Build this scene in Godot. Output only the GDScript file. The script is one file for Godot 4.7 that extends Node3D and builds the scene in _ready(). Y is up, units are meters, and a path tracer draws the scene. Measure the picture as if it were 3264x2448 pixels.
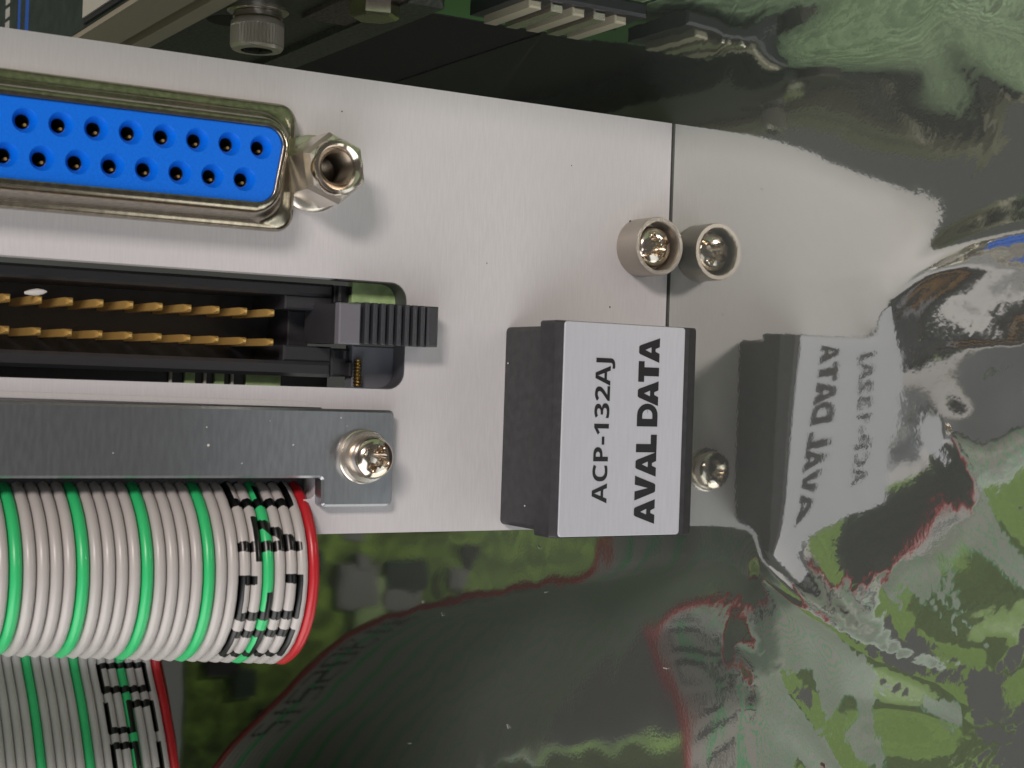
extends Node3D
# Close-up of a card's front panel standing on a silver antistatic bag. The photograph lies on its side: real "down" is to the right.
# All shapes are written in millimetres on the panel's own axes: u along the panel (down to the bag), v across it, n out of it.

const MM := 0.001
var taken := {}
var M := {}

func P(u: float, v: float, n: float) -> Vector3:
	return Vector3(-v, -u, n) * MM

func D(a: Vector3) -> Vector3:
	return Vector3(-a.y, -a.x, a.z)

# ---------------------------------------------------------------- mesh building
class Builder:
	var tris := PackedVector3Array()   # u, v, n in mm
	var uvs := PackedVector2Array()
	func tri(a: Vector3, b: Vector3, c: Vector3) -> void:
		tris.append(a); tris.append(b); tris.append(c)
	func quad(a: Vector3, b: Vector3, c: Vector3, d: Vector3) -> void:
		tri(a, b, c); tri(a, c, d)
	func flat(poly: PackedVector2Array, n: float, up: bool) -> void:
		var ix := Geometry2D.triangulate_polygon(poly)
		for k in range(0, ix.size(), 3):
			var a := poly[ix[k]]; var b := poly[ix[k + 1]]; var c := poly[ix[k + 2]]
			var ccw := (b - a).cross(c - a) > 0.0
			if ccw != up:
				var t := b; b = c; c = t
			tri(Vector3(a.x, a.y, n), Vector3(b.x, b.y, n), Vector3(c.x, c.y, n))
	func wall(p0: PackedVector2Array, n0: float, p1: PackedVector2Array, n1: float, cuts: Array = []) -> void:
		var k := p0.size()
		for i in k:
			var j := (i + 1) % k
			if cuts.has(p0[i].y) and p0[i].y == p0[j].y:
				continue
			quad(Vector3(p0[i].x, p0[i].y, n0), Vector3(p0[j].x, p0[j].y, n0), Vector3(p1[j].x, p1[j].y, n1), Vector3(p1[i].x, p1[i].y, n1))
	# a slab with the outline poly (u, v) from n0 to n1; bev chamfers the rim at n1
	func prism(given: PackedVector2Array, n0: float, n1: float, bev := 0.0, cuts: Array = []) -> void:
		var poly := given.duplicate()
		var area := 0.0
		for i in poly.size():
			area += poly[i].cross(poly[(i + 1) % poly.size()])
		if area < 0.0:
			poly.reverse()
		flat(poly, n0, false)
		if bev > 0.0:
			var inner := Builder.inset(poly, bev)
			wall(poly, n0, poly, n1 - bev, cuts)
			wall(poly, n1 - bev, inner, n1, cuts)
			flat(inner, n1, true)
		else:
			wall(poly, n0, poly, n1, cuts)
			flat(poly, n1, true)
	static func inset(poly: PackedVector2Array, d: float) -> PackedVector2Array:
		var out := PackedVector2Array()
		var k := poly.size()
		for i in k:
			var e0 := (poly[i] - poly[(i + k - 1) % k]).normalized()
			var e1 := (poly[(i + 1) % k] - poly[i]).normalized()
			var m0 := Vector2(-e0.y, e0.x); var m1 := Vector2(-e1.y, e1.x)
			var m := (m0 + m1) / maxf(1.0 + m0.dot(m1), 0.3)
			out.append(poly[i] + m * d)
		return out
	func box(lo: Vector3, hi: Vector3, bev := 0.0) -> void:
		prism(PackedVector2Array([Vector2(lo.x, lo.y), Vector2(hi.x, lo.y), Vector2(hi.x, hi.y), Vector2(lo.x, hi.y)]), lo.z, hi.z, bev)
	# rings of equally many points, in order; first and last closed by fans if asked
	func loft(rings: Array, cap0 := true, cap1 := true) -> void:
		for k in rings.size() - 1:
			var a: PackedVector3Array = rings[k]; var b: PackedVector3Array = rings[k + 1]
			for i in a.size():
				var j := (i + 1) % a.size()
				quad(a[i], a[j], b[j], b[i])
		for e in 2:
			if [cap0, cap1][e]:
				var r: PackedVector3Array = rings[0 if e == 0 else rings.size() - 1]
				var c := Vector3()
				for p in r: c += p
				c /= r.size()
				for i in r.size():
					var j := (i + 1) % r.size()
					if e == 0: tri(c, r[j], r[i])
					else: tri(c, r[i], r[j])
	# turned round an axis: profile of (radius, height along axis) about c; axes x, y across, z along
	func lathe(profile: Array, c: Vector3, seg := 32, z := Vector3(0, 0, 1), cap0 := true, cap1 := true) -> void:
		var x := Vector3(1, 0, 0) if absf(z.x) < 0.9 else Vector3(0, 1, 0)
		x = (x - z * x.dot(z)).normalized()
		var y := z.cross(x)
		var rings := []
		for q in profile:
			var r := PackedVector3Array()
			for i in seg:
				var t := TAU * i / seg
				r.append(c + (x * cos(t) + y * sin(t)) * q.x + z * q.y)
			rings.append(r)
		loft(rings, cap0, cap1)
	func tube(path: PackedVector3Array, rad: float, seg := 8, with_uv := false, v0 := 0.0, v1 := 1.0, length := 1.0) -> void:
		var rings := []
		var side := Vector3(1, 0, 0)
		var along := PackedFloat32Array()
		var run := 0.0
		for k in path.size():
			var t := (path[mini(k + 1, path.size() - 1)] - path[maxi(k - 1, 0)]).normalized()
			if k > 0: run += path[k].distance_to(path[k - 1])
			along.append(run)
			side = (side - t * side.dot(t)).normalized()
			var up := t.cross(side)
			var r := PackedVector3Array()
			for i in seg:
				var a := TAU * i / seg
				r.append(path[k] + (side * cos(a) + up * sin(a)) * rad)
			rings.append(r)
		if not with_uv:
			loft(rings, true, true)
			return
		for k in rings.size() - 1:
			for i in seg:
				var j := (i + 1) % seg
				var q := [rings[k][i], rings[k][j], rings[k + 1][j], rings[k + 1][i]]
				var fi := 0.5 - 0.5 * cos(TAU * i / seg); var fj := 0.5 - 0.5 * cos(TAU * j / seg)
				var w := [Vector2(along[k] / length, lerpf(v0, v1, fi)), Vector2(along[k] / length, lerpf(v0, v1, fj)), Vector2(along[k + 1] / length, lerpf(v0, v1, fj)), Vector2(along[k + 1] / length, lerpf(v0, v1, fi))]
				tri(q[0], q[1], q[2]); tri(q[0], q[2], q[3])
				for s in [0, 1, 2, 0, 2, 3]: uvs.append(w[s])
	# the mesh: outside turned out (for closed shapes), normals smoothed up to the angle
	func mesh(angle := 35.0, closed := true) -> ArrayMesh:
		var n := tris.size() / 3
		var pos := PackedVector3Array(); pos.resize(n * 3)
		for i in n * 3:
			var a := tris[i]
			pos[i] = Vector3(-a.y, -a.x, a.z) * 0.001
		var uv := uvs.duplicate()
		if closed:
			var vol := 0.0
			for i in n: vol += pos[i * 3].dot(pos[i * 3 + 1].cross(pos[i * 3 + 2]))
			if vol > 0.0:   # Godot's fronts run clockwise
				for i in n:
					var t := pos[i * 3 + 1]; pos[i * 3 + 1] = pos[i * 3 + 2]; pos[i * 3 + 2] = t
					if uv.size():
						var w := uv[i * 3 + 1]; uv[i * 3 + 1] = uv[i * 3 + 2]; uv[i * 3 + 2] = w
		var fn := PackedVector3Array(); fn.resize(n)
		var near := {}
		for i in n:
			fn[i] = (pos[i * 3 + 2] - pos[i * 3]).cross(pos[i * 3 + 1] - pos[i * 3])
			for k in 3:
				var key := Vector3i((pos[i * 3 + k] * 400000.0).round())
				if near.has(key): near[key].append(i)
				else: near[key] = [i]
		var nor := PackedVector3Array(); nor.resize(n * 3)
		var cosine := cos(deg_to_rad(angle))
		for i in n:
			var me := fn[i].normalized()
			for k in 3:
				var key := Vector3i((pos[i * 3 + k] * 400000.0).round())
				var sum := Vector3()
				for j in near[key]:
					if fn[j].normalized().dot(me) >= cosine: sum += fn[j]
				nor[i * 3 + k] = sum.normalized() if sum.length() > 0.0 else Vector3(0, 0, 1)
		var arrays := []
		arrays.resize(Mesh.ARRAY_MAX)
		arrays[Mesh.ARRAY_VERTEX] = pos
		arrays[Mesh.ARRAY_NORMAL] = nor
		if uv.size(): arrays[Mesh.ARRAY_TEX_UV] = uv
		var m := ArrayMesh.new()
		m.add_surface_from_arrays(Mesh.PRIMITIVE_TRIANGLES, arrays)
		return m

func named(called: String) -> String:
	var k: int = taken.get(called, 0)
	taken[called] = k + 1
	return called if k == 0 else "%s_%03d" % [called, k]

func tag(o: Node3D, label: String, category := "", group := "", kind := "") -> Node3D:
	if label: o.set_meta("label", label)
	if category: o.set_meta("category", category)
	if group: o.set_meta("group", group)
	if kind: o.set_meta("kind", kind)
	return o

func thing(called: String, label: String, category: String, at := Vector3.ZERO, group := "") -> Node3D:
	var o := Node3D.new()
	o.name = named(called)
	add_child(o)
	o.position = P(at.x, at.y, at.z)
	tag(o, label, category, group)
	return o

func show_mesh(called: String, m: Mesh, mat: Material, parent: Node3D = null) -> MeshInstance3D:
	var o := MeshInstance3D.new()
	o.mesh = m
	o.material_override = mat
	if parent:
		o.name = called
		parent.add_child(o, true)
	else:
		o.name = named(called)
		add_child(o)
	return o

func put(called: String, b: Builder, mat: Material, parent: Node3D = null, angle := 35.0, closed := true) -> MeshInstance3D:
	return show_mesh(called, b.mesh(angle, closed), mat, parent)

# ---------------------------------------------------------------- outlines
func arc(c: Vector2, r: float, a0: float, a1: float, k := 6) -> PackedVector2Array:
	var out := PackedVector2Array()
	for i in k + 1:
		var t := deg_to_rad(lerpf(a0, a1, float(i) / k))
		out.append(c + Vector2(cos(t), sin(t)) * r)
	return out

func rounded(lo: Vector2, hi: Vector2, r: float, k := 4) -> PackedVector2Array:
	var out := PackedVector2Array()
	out.append_array(arc(Vector2(hi.x - r, hi.y - r), r, 0, 90, k))
	out.append_array(arc(Vector2(lo.x + r, hi.y - r), r, 90, 180, k))
	out.append_array(arc(Vector2(lo.x + r, lo.y + r), r, 180, 270, k))
	out.append_array(arc(Vector2(hi.x - r, lo.y + r), r, 270, 360, k))
	return out

func poly(points: Array) -> PackedVector2Array:
	var out := PackedVector2Array()
	for p in points:
		if p is Vector2: out.append(p)
		else: out.append_array(p)
	return out

# ---------------------------------------------------------------- materials
func noise_tex(freq: float, seed_: int, size := 512, lo := 0.8, hi := 1.0, oct := 4, squash := Vector2.ONE) -> ImageTexture:
	var f := FastNoiseLite.new()
	f.noise_type = FastNoiseLite.TYPE_SIMPLEX
	f.seed = seed_
	f.frequency = freq
	f.fractal_octaves = oct
	var im := Image.create(size, size, false, Image.FORMAT_RGB8)
	for y in size:
		for x in size:
			# wrapped on both sides so that the tile repeats without a seam
			var wx := float(x) / size; var wy := float(y) / size
			var a := f.get_noise_2d(x * squash.x, y * squash.y)
			var b := f.get_noise_2d((x - size) * squash.x, y * squash.y)
			var c := f.get_noise_2d(x * squash.x, (y - size) * squash.y)
			var d := f.get_noise_2d((x - size) * squash.x, (y - size) * squash.y)
			var t := lerpf(lerpf(a, b, wx), lerpf(c, d, wx), wy)
			var g := clampf(lerpf(lo, hi, 0.5 + 0.75 * t), 0.0, 1.0)
			im.set_pixel(x, y, Color(g, g, g))
	return ImageTexture.create_from_image(im)

func mat(called: String, lin: Color, rough: float, metal := 0.0, spec := 0.5) -> StandardMaterial3D:
	var m := StandardMaterial3D.new()
	m.resource_name = called
	m.albedo_color = lin.linear_to_srgb()
	m.roughness = rough
	m.metallic = metal
	m.metallic_specular = spec
	m.cull_mode = BaseMaterial3D.CULL_DISABLED
	M[called] = m
	return m

func tri_map(m: StandardMaterial3D, tile_mm: float, tex: Texture2D, rough: Texture2D = null, normal: Texture2D = null, amount := 0.3) -> void:
	m.uv1_triplanar = true
	m.uv1_world_triplanar = true
	m.uv1_triplanar_sharpness = 4.0
	m.uv1_scale = Vector3.ONE * (1000.0 / tile_mm)
	if tex: m.albedo_texture = tex
	if rough:
		m.roughness_texture = rough
		m.roughness_texture_channel = BaseMaterial3D.TEXTURE_CHANNEL_RED
	if normal:
		m.normal_enabled = true
		m.normal_texture = normal
		m.normal_scale = amount

func bumpy(freq: float, seed_: int, size := 512, strength := 4.0, oct := 3) -> ImageTexture:
	var im := noise_tex(freq, seed_, size, 0.0, 1.0, oct).get_image()
	im.bump_map_to_normal_map(strength)
	return ImageTexture.create_from_image(im)

func materials() -> void:
	var grain := noise_tex(0.09, 3, 512, 0.90, 1.0, 5)
	var blot := noise_tex(0.02, 9, 512, 0.75, 1.0, 5)
	var brushed := noise_tex(0.02, 5, 512, 0.955, 1.0, 5, Vector2(0.6, 9.0))
	var rub := noise_tex(0.03, 15, 512, 0.55, 1.0, 5)
	var pits := bumpy(0.25, 21, 512, 1.6, 2)
	var m := mat("panel_metal", Color(0.575, 0.553, 0.56), 0.5, 0.12)
	tri_map(m, 22.0, brushed, null, pits, 0.05)
	m = mat("bracket_metal", Color(0.37, 0.38, 0.40), 0.3, 0.9)
	tri_map(m, 21.0, noise_tex(0.014, 51, 512, 0.92, 1.0, 5, Vector2(1.0, 5.0)), null, pits, 0.06)
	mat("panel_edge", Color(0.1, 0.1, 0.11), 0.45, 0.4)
	m = mat("nickel", Color(0.70, 0.64, 0.56), 0.25, 0.88)
	m = mat("shell_metal", Color(0.52, 0.46, 0.36), 0.2, 1.0)
	tri_map(m, 9.0, blot, null, pits, 0.08)
	m = mat("collar_metal", Color(0.50, 0.455, 0.40), 0.38, 0.9)
	tri_map(m, 7.0, brushed, null, pits, 0.2)
	mat("bright_screw", Color(0.68, 0.60, 0.51), 0.16, 1.0)
	m = mat("blue_plastic", Color(0.0, 0.155, 0.78), 0.38, 0.0)
	tri_map(m, 14.0, grain, null, pits, 0.1)
	mat("bore", Color(0.012, 0.011, 0.012), 0.6, 0.0)
	mat("gold", Color(0.92, 0.60, 0.19), 0.36, 0.65)
	mat("brass", Color(0.45, 0.33, 0.16), 0.3, 1.0)
	m = mat("black_plastic", Color(0.034, 0.034, 0.038), 0.36, 0.0)
	tri_map(m, 10.0, grain, null, pits, 0.18)
	m = mat("latch_plastic", Color(0.036, 0.036, 0.042), 0.4, 0.0)
	tri_map(m, 6.0, grain, null, pits, 0.2)
	m = mat("rubber", Color(0.034, 0.033, 0.036), 0.5, 0.0)
	tri_map(m, 16.0, blot, null, pits, 0.2)
	m = mat("label_foil", Color(0.47, 0.475, 0.51), 0.45, 0.2)
	tri_map(m, 30.0, brushed, null, pits, 0.04)
	mat("ink", Color(0.006, 0.005, 0.006), 0.45, 0.0)
	m = mat("green_board", Color(0.34, 0.56, 0.10), 0.42, 0.0)
	tri_map(m, 45.0, noise_tex(0.012, 27, 512, 0.38, 1.0, 5))
	m = mat("pale_board", Color(0.48, 0.68, 0.30), 0.45, 0.0)
	tri_map(m, 30.0, blot)
	m = mat("slate_board", Color(0.045, 0.07, 0.055), 0.42, 0.0)
	tri_map(m, 40.0, blot)
	mat("blue_trace", Color(0.03, 0.13, 0.55), 0.5, 0.0)
	mat("silk", Color(0.55, 0.55, 0.5), 0.6, 0.0)
	m = mat("cream", Color(0.60, 0.58, 0.50), 0.5, 0.0)
	m = mat("tan_metal", Color(0.55, 0.49, 0.37), 0.4, 0.2)
	tri_map(m, 12.0, grain, null, pits, 0.25)
	m = mat("cast_metal", Color(0.20, 0.17, 0.14), 0.5, 0.4)
	tri_map(m, 10.0, rub, null, bumpy(0.1, 33, 512, 8.0, 4), 0.8)
	m = mat("dark_metal", Color(0.125, 0.13, 0.108), 0.4, 0.3)
	tri_map(m, 12.0, rub, null, pits, 0.4)
	m = mat("film", Color(0.56, 0.58, 0.55), 0.055, 0.92)
	tri_map(m, 9.0, null, null, bumpy(0.03, 41, 512, 3.0, 2), 0.02)
	for w in [["wire_grey", Color(0.43, 0.40, 0.38)], ["wire_green", Color(0.03, 0.47, 0.15)], ["wire_red", Color(0.42, 0.012, 0.018)]]:
		m = mat(w[0], w[1], 0.33, 0.0)
	mat("rail_grey", Color(0.22, 0.23, 0.23), 0.5, 0.0)
	mat("dust", Color(0.45, 0.44, 0.41), 0.8, 0.0)

# ---------------------------------------------------------------- small builders
# a pan head with a cross recess; r radius, h height; long widens one arm of the cross to a slot
func cross_head(c: Vector3, r: float, h: float, turn: float, arm: float, long_arm := 0.0, depth := 0.8) -> Builder:
	var b := Builder.new()
	var seg := 96
	var rr := [0.0, 0.06, 0.12, 0.18, 0.22, 0.26, 0.3, 0.34, 0.38, 0.42, 0.46, 0.5, 0.54, 0.58, 0.62, 0.66, 0.7, 0.76, 0.82, 0.88, 0.93, 0.97, 1.0]
	var rings := []
	var base := PackedVector3Array()
	for i in seg:
		var t := TAU * i / seg
		base.append(c + Vector3(cos(t) * r, sin(t) * r, 0))
	rings.append(base)
	var lens := [1.0, 0.97, 0.9]
	for k in range(rr.size() - 1, 0, -1):
		var q: float = rr[k]
		var ring := PackedVector3Array()
		for i in seg:
			var t := TAU * i / seg
			var x := cos(t - turn) * q * r; var y := sin(t - turn) * q * r
			var z := h * (0.52 + 0.48 * sqrt(maxf(0.0, 1.0 - pow(q, 2.6))))
			var w := 0.26 * arm
			var along := maxf(absf(x), absf(y)); var across := minf(absf(x), absf(y))
			var dig := 0.0
			if across < w and along < arm: dig = depth * clampf((arm - along) / (arm * 0.55), 0.25, 1.0)
			if maxf(absf(x), absf(y)) < w * 1.9: dig = depth
			if long_arm > 0.0 and absf(x) < w * 0.85 and absf(y) < long_arm: dig = maxf(dig, depth * 0.55)
			ring.append(c + Vector3(cos(t) * q * r, sin(t) * q * r, z - dig))
		rings.append(ring)
	b.loft(rings, true, true)
	return b

func hexagon(c: Vector2, r: float, turn := 0.0) -> PackedVector2Array:
	var out := PackedVector2Array()
	for i in 6:
		var t := turn + TAU * i / 6
		out.append(c + Vector2(cos(t), sin(t)) * r)
	return out

func lettering(called: String, text: String, lo: Vector2, hi: Vector2, n: float, parent: Node3D, fatten := 0.0) -> void:
	# text reads along -v, its tops point along -u; it is fitted into the box lo..hi (u, v)
	var font := SystemFont.new()
	font.font_names = PackedStringArray(["Droid Sans"])
	font.font_weight = 700
	var t := TextMesh.new()
	t.text = text
	t.font = font
	t.font_size = 64
	t.depth = 0.02
	t.pixel_size = 0.01
	t.curve_step = 1.0
	var box := t.get_aabb()
	var o := MeshInstance3D.new()
	o.name = called
	o.mesh = t
	o.material_override = M.ink
	var want := Vector2(hi.y - lo.y, hi.x - lo.x) * MM
	var s := Vector3(want.x / box.size.x, want.y / box.size.y, 0.002)
	o.scale = s
	var mid := P((lo.x + hi.x) / 2, (lo.y + hi.y) / 2, n)
	var bc := box.position + box.size / 2
	o.position = mid - Vector3(bc.x * s.x, bc.y * s.y, bc.z * s.z)
	parent.add_child(o, true)

# ---------------------------------------------------------------- the scene
func _ready() -> void:
	# camera, fitted to the photograph's vanishing points
	var cam := Camera3D.new()
	cam.name = "camera"
	var right := D(Vector3(0.8561976, -0.03307498, 0.51558871)).normalized()
	var down := D(Vector3(0.02991534, 0.99944818, 0.01443648)).normalized()
	var fwd := right.cross(down)
	if fwd.dot(D(Vector3(0.5158, -0.00306, -0.8567))) < 0.0: fwd = -fwd
	down = -fwd.cross(right) if (-fwd.cross(right)).dot(down) > 0.0 else fwd.cross(right)
	cam.transform = Transform3D(Basis(right, -down, -fwd), P(-93.80, 14.58, 126.17))
	cam.fov = rad_to_deg(2.0 * atan(1224.0 / 5000.0))
	cam.near = 0.005
	cam.far = 20.0
	var lens := CameraAttributesPhysical.new()
	lens.frustum_focal_length = 12.0 * 5000.0 / 1224.0
	lens.frustum_focus_distance = 0.15
	lens.frustum_near = 0.005
	lens.frustum_far = 20.0
	lens.exposure_aperture = lens.frustum_focal_length / 0.5
	cam.attributes = lens
	cam.current = true
	add_child(cam)
	# surroundings: a dim room, no sky
	var we := WorldEnvironment.new()
	we.name = "room_air"
	var env := Environment.new()
	env.background_mode = Environment.BG_COLOR
	env.background_color = Color(0.08, 0.079, 0.075).linear_to_srgb()
	env.tonemap_mode = Environment.TONE_MAPPER_LINEAR
	env.tonemap_exposure = 1.0
	env.sdfgi_enabled = true
	env.ssao_enabled = true
	env.ssil_enabled = true
	we.environment = env
	add_child(we)
	lamp("ceiling_lamp_light", Vector3(-560, -330, 620), Vector3(-30, 8, 0), Vector2(0.12, 0.2), 0.47, Color(1.0, 0.95, 0.93))
	lamp("window_light", Vector3(-380, 400, 640), Vector3(-30, 8, 0), Vector2(0.6, 0.4), 0.17, Color(0.95, 0.97, 1.0))
	lamp("side_lamp_light", Vector3(-330, 520, 150), Vector3(-30, -10, 10), Vector2(0.6, 0.6), 0.32, Color(1.0, 0.99, 0.98))
	materials()
	film()
	front_panel()
	serial_connector()
	box_header()
	cover_bracket()
	pull_handle()
	collar_screws()
	ribbon_cables()
	neighbour_unit()
	rear_boards()

func lamp(called: String, at: Vector3, to: Vector3, size: Vector2, energy: float, color: Color) -> void:
	var l := AreaLight3D.new()
	l.name = called
	l.area_size = size
	l.light_energy = energy
	l.light_color = color
	l.shadow_enabled = true
	l.area_range = 5.0
	add_child(l)
	l.look_at_from_position(P(at.x, at.y, at.z), P(to.x, to.y, to.z), Vector3(0.1, 1, 0.2).normalized())

# ---------------------------------------------------------------- the bag
func smooth(a: float, b: float, x: float) -> float:
	return smoothstep(a, b, x)

var n1 := FastNoiseLite.new()
var n2 := FastNoiseLite.new()
var n3 := FastNoiseLite.new()

# long soft folds pressed into the film: from, to (v, n), height and half width in mm
var creases := [
	{"a": Vector2(1, 47), "b": Vector2(6.0, 31), "height": 0.26, "width": 1.9},
	{"a": Vector2(10, 54), "b": Vector2(14, 42), "height": -0.2, "width": 3.0},
	{"a": Vector2(30.5, 17), "b": Vector2(38, 38), "height": 0.42, "width": 2.4},
	{"a": Vector2(-18, 34), "b": Vector2(-6, 50), "height": 0.20, "width": 2.2},
	{"a": Vector2(-19, 8), "b": Vector2(-14, 32), "height": 0.10, "width": 2.2},
	{"a": Vector2(47, 26), "b": Vector2(38, 13), "height": 0.24, "width": 2.0},
	{"a": Vector2(17, 38), "b": Vector2(29, 50), "height": 0.26, "width": 2.6},
	{"a": Vector2(-24, 30), "b": Vector2(-13, 44), "height": 0.14, "width": 1.5},
	{"a": Vector2(41, 28), "b": Vector2(31, 50), "height": -0.24, "width": 2.6},
	{"a": Vector2(52, 34), "b": Vector2(43, 16), "height": 0.16, "width": 1.4},
]

func crease_distance(c: Dictionary, v: float, n: float) -> float:
	var p := Vector2(v, n)
	var a: Vector2 = c.a
	var d: Vector2 = c.b - a
	var t := clampf((p - a).dot(d) / d.length_squared(), 0.0, 1.0)
	var bow := sin(t * PI) * 1.2
	return (p - a - d * t - d.orthogonal().normalized() * bow).length()

func film_height(v: float, n: float) -> float:
	# how far the film rises (mm) over the flat it lies on
	var near := 0.06 * smooth(12.0, 22.0, n) + 0.26 * smooth(24.0, 46.0, n)
	var low := 0.8 * smooth(22.0, 36.0, v) * smooth(4.0, 22.0, n)
	var top := smooth(-12.0, -24.0, v)
	var amp := clampf(maxf(near, low) + 0.2 * top, 0.0, 1.0)
	var h := 0.0
	h += 0.75 * amp * n1.get_noise_2d(v, n)
	h += 0.4 * amp * (absf(n2.get_noise_2d(v, n)) - 0.25)
	h += 0.022 * n3.get_noise_2d(v, n) * smooth(26.0, 32.0, v) * (1.0 - smooth(-2.0, 6.0, n))
	h += 0.035 * n3.get_noise_2d(v * 0.55, n * 2.4) * (top + 0.5 * low) * smooth(-30.0, -5.0, n)
	for c in creases: h += c.height * exp(-pow(crease_distance(c, v, n) / c.width, 2.0))
	h += 0.075 * clampf(v - 4.0, -44.0, 0.0) * smooth(12.0, 40.0, n)
	h -= 0.0035 * maxf(n - 14.0, 0.0) * clampf(v - 10.0, 0.0, 30.0) * smooth(14.0, 24.0, n)
	# a fold in front of the panel's upper corner
	var x := v + 16.0 + 0.12 * n
	h -= 0.30 * exp(-x * x / 9.0) * smooth(6.0, 16.0, n) * (1.0 - smooth(32.0, 44.0, n))
	return h

func film() -> void:
	n1.seed = 11; n1.frequency = 0.030; n1.fractal_octaves = 2
	n2.seed = 5; n2.frequency = 0.040; n2.fractal_octaves = 1
	n2.domain_warp_enabled = true; n2.domain_warp_amplitude = 9.0; n2.domain_warp_frequency = 0.03
	n3.seed = 8; n3.frequency = 0.11; n3.fractal_octaves = 2
	var vs := axis_steps(-150, -45, 62, 190, 3.0, 0.4)
	var ns := axis_steps(-330, -40, 56, 95, 4.0, 0.36)
	var cols := vs.size(); var rows := ns.size()
	var pos := PackedVector3Array(); pos.resize(cols * rows)
	for j in rows:
		for i in cols:
			pos[j * cols + i] = P(-film_height(vs[i], ns[j]), vs[i], ns[j])
	var nor := PackedVector3Array(); nor.resize(cols * rows)
	for j in rows:
		for i in cols:
			var a := pos[j * cols + mini(i + 1, cols - 1)] - pos[j * cols + maxi(i - 1, 0)]
			var b := pos[mini(j + 1, rows - 1) * cols + i] - pos[maxi(j - 1, 0) * cols + i]
			var q := a.cross(b).normalized()
			nor[j * cols + i] = q if q.y > 0.0 else -q
	var ix := PackedInt32Array()
	for j in rows - 1:
		for i in cols - 1:
			var k := j * cols + i
			ix.append_array([k, k + cols, k + 1, k + 1, k + cols, k + cols + 1])
	# clockwise seen from above
	var p0 := pos[ix[0]]
	if (pos[ix[2]] - p0).cross(pos[ix[1]] - p0).y < 0.0:
		for k in range(0, ix.size(), 3):
			var t := ix[k + 1]; ix[k + 1] = ix[k + 2]; ix[k + 2] = t
	var arrays := []
	arrays.resize(Mesh.ARRAY_MAX)
	arrays[Mesh.ARRAY_VERTEX] = pos
	arrays[Mesh.ARRAY_NORMAL] = nor
	arrays[Mesh.ARRAY_INDEX] = ix
	var m := ArrayMesh.new()
	m.add_surface_from_arrays(Mesh.PRIMITIVE_TRIANGLES, arrays)
	var o := show_mesh("antistatic_bag", m, M.film)
	var rng := RandomNumberGenerator.new()
	rng.seed = 19
	for k in 12:
		var v := rng.randf_range(30, 66); var n := rng.randf_range(-55, 12)
		var w := rng.randf_range(0.05, 0.12); var l := rng.randf_range(0.08, 0.5)
		var t := rng.randf_range(0, 3.1)
		var d := Builder.new()
		d.tube(PackedVector3Array([Vector3(-film_height(v, n) - 0.06, v, n), Vector3(-film_height(v, n) - 0.14, v + cos(t) * l, n + sin(t) * l * 1.6)]), w * 0.6, 5)
		put("lint", d, M.dust, o)
	tag(o, "crumpled mirror-like silver antistatic bag the whole card stands on", "bag")

func axis_steps(lo: float, a: float, b: float, hi: float, coarse: float, fine: float) -> PackedFloat32Array:
	var out := PackedFloat32Array()
	var x := lo
	while x < hi:
		out.append(x)
		var far := maxf(maxf(a - x, x - b), 0.0)
		x += lerpf(fine, coarse, clampf(far / 40.0, 0.0, 1.0))
	out.append(hi)
	return out

# ---------------------------------------------------------------- the panel
func front_panel() -> void:
	var o := thing("front_panel", "plain matt aluminium front panel with two long connector slots", "panel", Vector3(0, 8, 0))
	var b := Builder.new()
	var off := Vector2(0, 8)
	var e := -0.22
	var up := poly([Vector2(-190, -12.4), Vector2(e, -12.4), Vector2(e, 10), Vector2(-29.2, 10), arc(Vector2(-30.8, 7.0), 1.6, 0, -90), Vector2(-190, 5.4)])
	var mid := poly([Vector2(e, 10), Vector2(e, 20.8), Vector2(-37.5, 20.8), arc(Vector2(-38.3, 18.2), 0.8, 0, -90, 4), Vector2(-190, 17.4), Vector2(-190, 15.0), arc(Vector2(-30.8, 13.4), 1.6, 90, 0), Vector2(-29.2, 10)])
	var low := poly([Vector2(e, 20.8), Vector2(e, 27.85), Vector2(-190, 27.85), Vector2(-190, 26.7), Vector2(-38.6, 26.7), Vector2(-38.6, 24.8), arc(Vector2(-38.3, 24.0), 0.8, 90, 0, 4), Vector2(-37.5, 20.8)])
	for q in [up, mid, low]:
		var moved := PackedVector2Array()
		for p in q: moved.append(p - off)
		b.prism(moved, -2.1, 0.0, 0.0, [2.0, 20.8 - 8.0])
	put("face_plate", b, M.panel_metal, o)
	b = Builder.new()
	b.box(Vector3(-2.0, -20.2, -7.0), Vector3(-0.06, 19.7, -2.12))
	put("edge_gasket", b, M.bore, o)
	# specks on the face
	for s in [[-4.9, -2.2, 0.16], [-7.0, 6.3, 0.09], [-36.2, -9.3, 0.07], [-21.0, 3.0, 0.06], [-12.0, -7.0, 0.06]]:
		var d := Builder.new()
		d.lathe([Vector2(s[2], 0.0), Vector2(s[2] * 0.7, 0.05)], Vector3(s[0], s[1] - 8.0, 0.0), 7)
		put("speck", d, M.black_plastic, o)

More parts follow.
